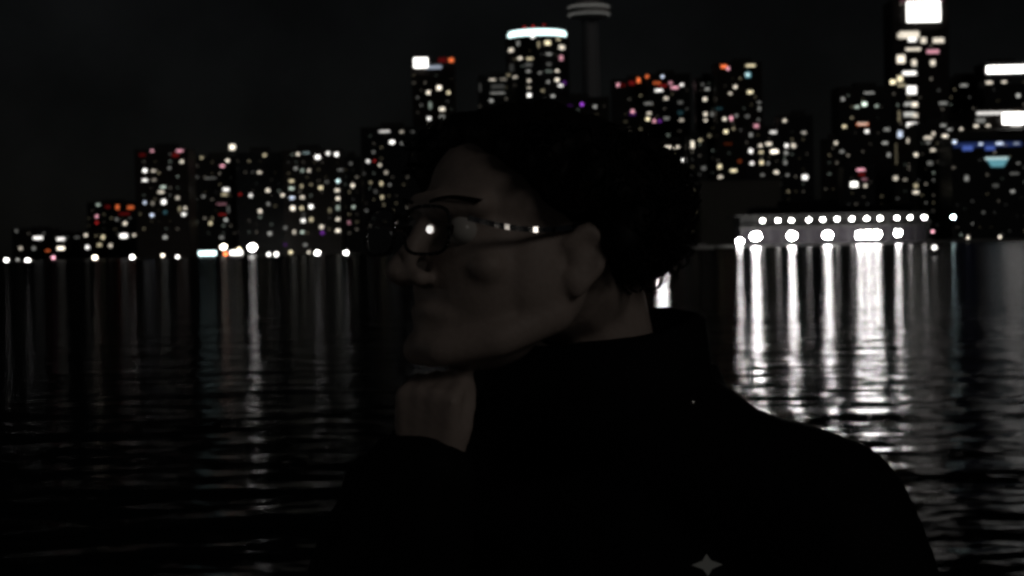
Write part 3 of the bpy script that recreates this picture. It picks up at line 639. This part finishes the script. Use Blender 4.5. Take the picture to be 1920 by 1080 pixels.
# things on the jacket: find its surface under a pixel
from mathutils.bvhtree import BVHTree
tmp = bmesh.new(); tmp.from_mesh(jk.data); bvh = BVHTree.FromBMesh(tmp); tmp.free()
def on_jacket(px, py):
    d = (P(px, py, 1.5) - CAM).normalized(); hit = bvh.ray_cast(CAM - pc, d)
    return (hit[0], hit[1]) if hit[0] else (P(px, py, 1.5) - pc, -fr)
m_em = mat("emblem_thread", (.55, .58, .56), .6, .3)
loc, nn = on_jacket(1325, 1060)
Q = nn.to_track_quat('Z', 'Y').to_matrix()
eb = B(); vs = []
for i in range(8):
    r_ = .014 if i % 4 == 0 else .010 if i % 2 == 0 else .0055; a = math.pi / 4 * i
    vs.append((eb.verts.new(loc + Q @ Vector((r_ * math.cos(a), r_ * math.sin(a), .0005))), eb.verts.new(loc + Q @ Vector((r_ * math.cos(a) * .9, r_ * math.sin(a) * .9, .0025)))))
eb.faces.new([v[1] for v in vs])
for i in range(8): eb.faces.new((vs[i][0], vs[(i + 1) % 8][0], vs[(i + 1) % 8][1], vs[i][1]))
bmesh.ops.recalc_face_normals(eb, faces=eb.faces[:])
tag(obj("emblem", eb, m_em, jk), "pale four-pointed star emblem on the chest")
loc, nn = on_jacket(1298, 755)
bb = B(); ball(bb, loc, .0028, 2); obj("button", bb, mat("button_metal", (.9, .9, .85), .3, .5, 1), jk, smooth=True)
# trousers and shoes
bm = B(); loft(bm, [TJ(DECK + .78, .15, .12), TJ(DECK + .9, .18, .13), TJ(DECK + .98, .175, .125)], 32)
for s in (-1, 1):
    hp = zb(DECK + .86) + rx * s * .09 - pc; kn = zb(DECK + .48) + rx * s * .097 + fr * .02 - pc; an = zb(DECK + .11) + rx * s * .10 - fr * .01 - pc
    limb(bm, [hp, kn, an], [.1, .075, .062])
obj("trousers", fuse(bm, .008, 5), m_trs, person, smooth=True)
for s in (-1, 1):
    bm = B(); an = zb(DECK + .05) + rx * s * .10 - fr * .01 - pc
    limb(bm, [an + Vector((0, 0, .05)), an, an + fr * .17], [.05, .05, .045]); sm = fuse(bm, .006, 4)
    obj("shoe", sm, m_trs, person, smooth=True)
# glasses
m_frame = mat("glasses_frame", (.01, .01, .01), .3, .5)
m_lens = bpy.data.materials.new("lens"); m_lens.use_nodes = True; n = m_lens.node_tree; n.nodes.clear()
tp_, gl_, mi_, ou_, lw_ = (n.nodes.new("ShaderNode" + k) for k in ("BsdfTransparent", "BsdfGlossy", "MixShader", "OutputMaterial", "Fresnel"))
gl_.inputs["Roughness"].default_value = .02; lw_.inputs[0].default_value = 1.6
n.links.new(lw_.outputs[0], mi_.inputs[0]); n.links.new(tp_.outputs[0], mi_.inputs[1]); n.links.new(gl_.outputs[0], mi_.inputs[2]); n.links.new(mi_.outputs[0], ou_.inputs[0])
gls = obj("glasses", tube(B(), [h(-.0095, -.117, .006) - pc, h(0, -.1205, .009) - pc, h(.0095, -.117, .006) - pc], .0022), m_frame, person)
def lens_outline(s, n_=32, k=1.0):
    out = []
    for i in range(n_):
        a = 2 * math.pi * i / n_; ca, sa = math.cos(a), math.sin(a)
        out.append((s * .036 + .0275 * k * math.copysign(abs(ca) ** .6, ca), -.003 + .019 * k * math.copysign(abs(sa) ** .6, sa)))
    return out
LR = .30
m_arm = mat("polished_arm", (.3, .3, .32), .03, .5, 1)
def arm_yz(f_, dz): return -.099 + .106 * f_, .007 - .006 * math.sin(math.pi * f_) + .004 * f_ + dz
def arm_x(y, z): return .0785 - (y + .046) ** 2 / (2 * .55) - (z - .004) * .13 + .05 * (y + .046)
def lens_y(s, x, z): return -.115 + ((x - s * .036) ** 2 + (z + .003) ** 2) / (2 * LR) + .12 * (s * x - .036)
for s in (-1, 1):
    rim = [h(x, lens_y(s, x, z), z) - pc for x, z in lens_outline(s)]
    obj("rim", tube(B(), rim + rim[:1], .0015, 6), m_frame, gls, smooth=True)
    lb = B(); prev = None; K = 8; rows = []
    for k in range(1, K + 1): rows.append([lb.verts.new(h(x, lens_y(s, x, z), z) - pc) for x, z in lens_outline(s, 32, k / K * .98)])
    c0 = lb.verts.new(h(s * .036, lens_y(s, s * .036, -.003), -.003) - pc)
    for i in range(32):
        lb.faces.new((c0, rows[0][i], rows[0][(i + 1) % 32]))
        for k in range(K - 1): lb.faces.new((rows[k][i], rows[k + 1][i], rows[k + 1][(i + 1) % 32], rows[k][(i + 1) % 32]))
    obj("lens", lb, m_lens, gls, smooth=True)
    tb = B(); fr_, bk_ = [], []
    for k in range(25):
        f_ = k / 24
        for hh_ in (-1, 1):
            y_, z_ = arm_yz(f_, hh_ * .0022)
            fr_.append(tb.verts.new(h(s * arm_x(y_, z_), y_, z_) - pc)); bk_.append(tb.verts.new(h(s * (arm_x(y_, z_) - .0022), y_, z_) - pc))
    for k in range(24):
        a_ = 2 * k
        for q4 in ((fr_[a_], fr_[a_ + 2], fr_[a_ + 3], fr_[a_ + 1]), (bk_[a_ + 1], bk_[a_ + 3], bk_[a_ + 2], bk_[a_]), (fr_[a_ + 1], fr_[a_ + 3], bk_[a_ + 3], bk_[a_ + 1]), (fr_[a_ + 2], fr_[a_], bk_[a_], bk_[a_ + 2])): tb.faces.new(q4)
    tb.faces.new((fr_[0], fr_[1], bk_[1], bk_[0])); tb.faces.new((fr_[48], bk_[48], bk_[49], fr_[49]))
    bmesh.ops.recalc_face_normals(tb, faces=tb.faces[:])
    obj("temple", tb, m_arm, gls)
    obj("temple_tip", limb(B(), [h(s * arm_x(*arm_yz(1, 0)) - s * .001, *arm_yz(1, 0)) - pc, h(s * .080, .020, -.006) - pc, h(s * .079, .028, -.022) - pc], [.0028, .0026, .002], 8), m_frame, gls, smooth=True)

def refl(px, py, kind):
    """where the sight line through a photo pixel meets the near lens ('lens') or the arm ('arm'), and its mirrored direction"""
    d = (P(px, py, 1.4) - CAM).normalized(); Mi = HM.inverted(); o = Mi @ CAM; dl = (Mi.to_3x3() @ d).normalized()
    g = (lambda q: q.y - lens_y(1, q.x, q.z)) if kind == 'lens' else (lambda q: arm_x(q.y, q.z) - q.x)
    lo, hi = .6, 3
    for _ in range(60):
        m_ = (lo + hi) / 2
        if g(o + dl * m_) > 0: hi = m_
        else: lo = m_
    q = o + dl * lo; e = 1e-4
    gr = Vector([(g(q + Vector(v) * e) - g(q - Vector(v) * e)) for v in ((1, 0, 0), (0, 1, 0), (0, 0, 1))])
    nn_ = (HM.to_3x3() @ gr).normalized(); r = d - 2 * d.dot(nn_) * nn_
    return HM @ q, r, q
# lights added out of view on the near quay to make the glints in the glasses
m_wire = mat("cable", (.02, .02, .02), .6)
sp = []
for px, py, dist, r_ in ((880, 435, 10, .045), (908, 440, 10, .06), (930, 442, 10, .055), (952, 444, 10, .09), (973, 438, 10, .045), (1003, 432, 10, .10)):
    q, r, l = refl(px, py, 'arm'); sp.append((q + r * dist, r_))
q, r, l = refl(806, 430, 'lens'); big = q + r * 9
sl_ = empty("string_lights", (sp[0][0].x, sp[0][0].y, DECK), "string of six round bulbs hung between poles on the near quay", "string lights")
o0 = sl_.location.copy()
ends = [sp[0][0] + (sp[0][0] - sp[1][0]) * 1.2 + Vector((0, 0, .5)), sp[-1][0] + (sp[-1][0] - sp[-2][0]) * 1.2 + Vector((0, 0, .4))]
for e in ends: obj("pole", limb(B(), [(e.x - o0.x, e.y - o0.y, 0), (e.x - o0.x, e.y - o0.y, e.z - DECK)], [.05, .04], 10), m_wire, sl_)
obj("cable", limb(B(), [ends[0] - o0] + [p_ + Vector((0, 0, r_ + .12)) - o0 for p_, r_ in sp] + [ends[1] - o0], [.008] * 8, 6), m_wire, sl_)
for p_, r_ in sp:
    bb = obj("bulb", ball(B(), p_ - o0, r_, 2), glow('w', 6 if r_ > .095 else 2), sl_, smooth=True)
    obj("socket", limb(B(), [p_ - o0 + Vector((0, 0, r_ * .95)), p_ - o0 + Vector((0, 0, r_ + .13))], [.03, .02], 8), m_wire, bb)
pl = empty("promenade_lamp", (big.x, big.y, DECK), "tall lamp post with one big white globe on the near quay", "lamp post")  # unseen lamp, added only for the glint on the near lens
obj("post", limb(B(), [(0, 0, 0), (0, 0, big.z - DECK - .3)], [.09, .05], 12), m_wire, pl); obj("globe", ball(B(), (0, 0, big.z - DECK), (.30, .30, .15), 3), glow('W', 16), pl, smooth=True)
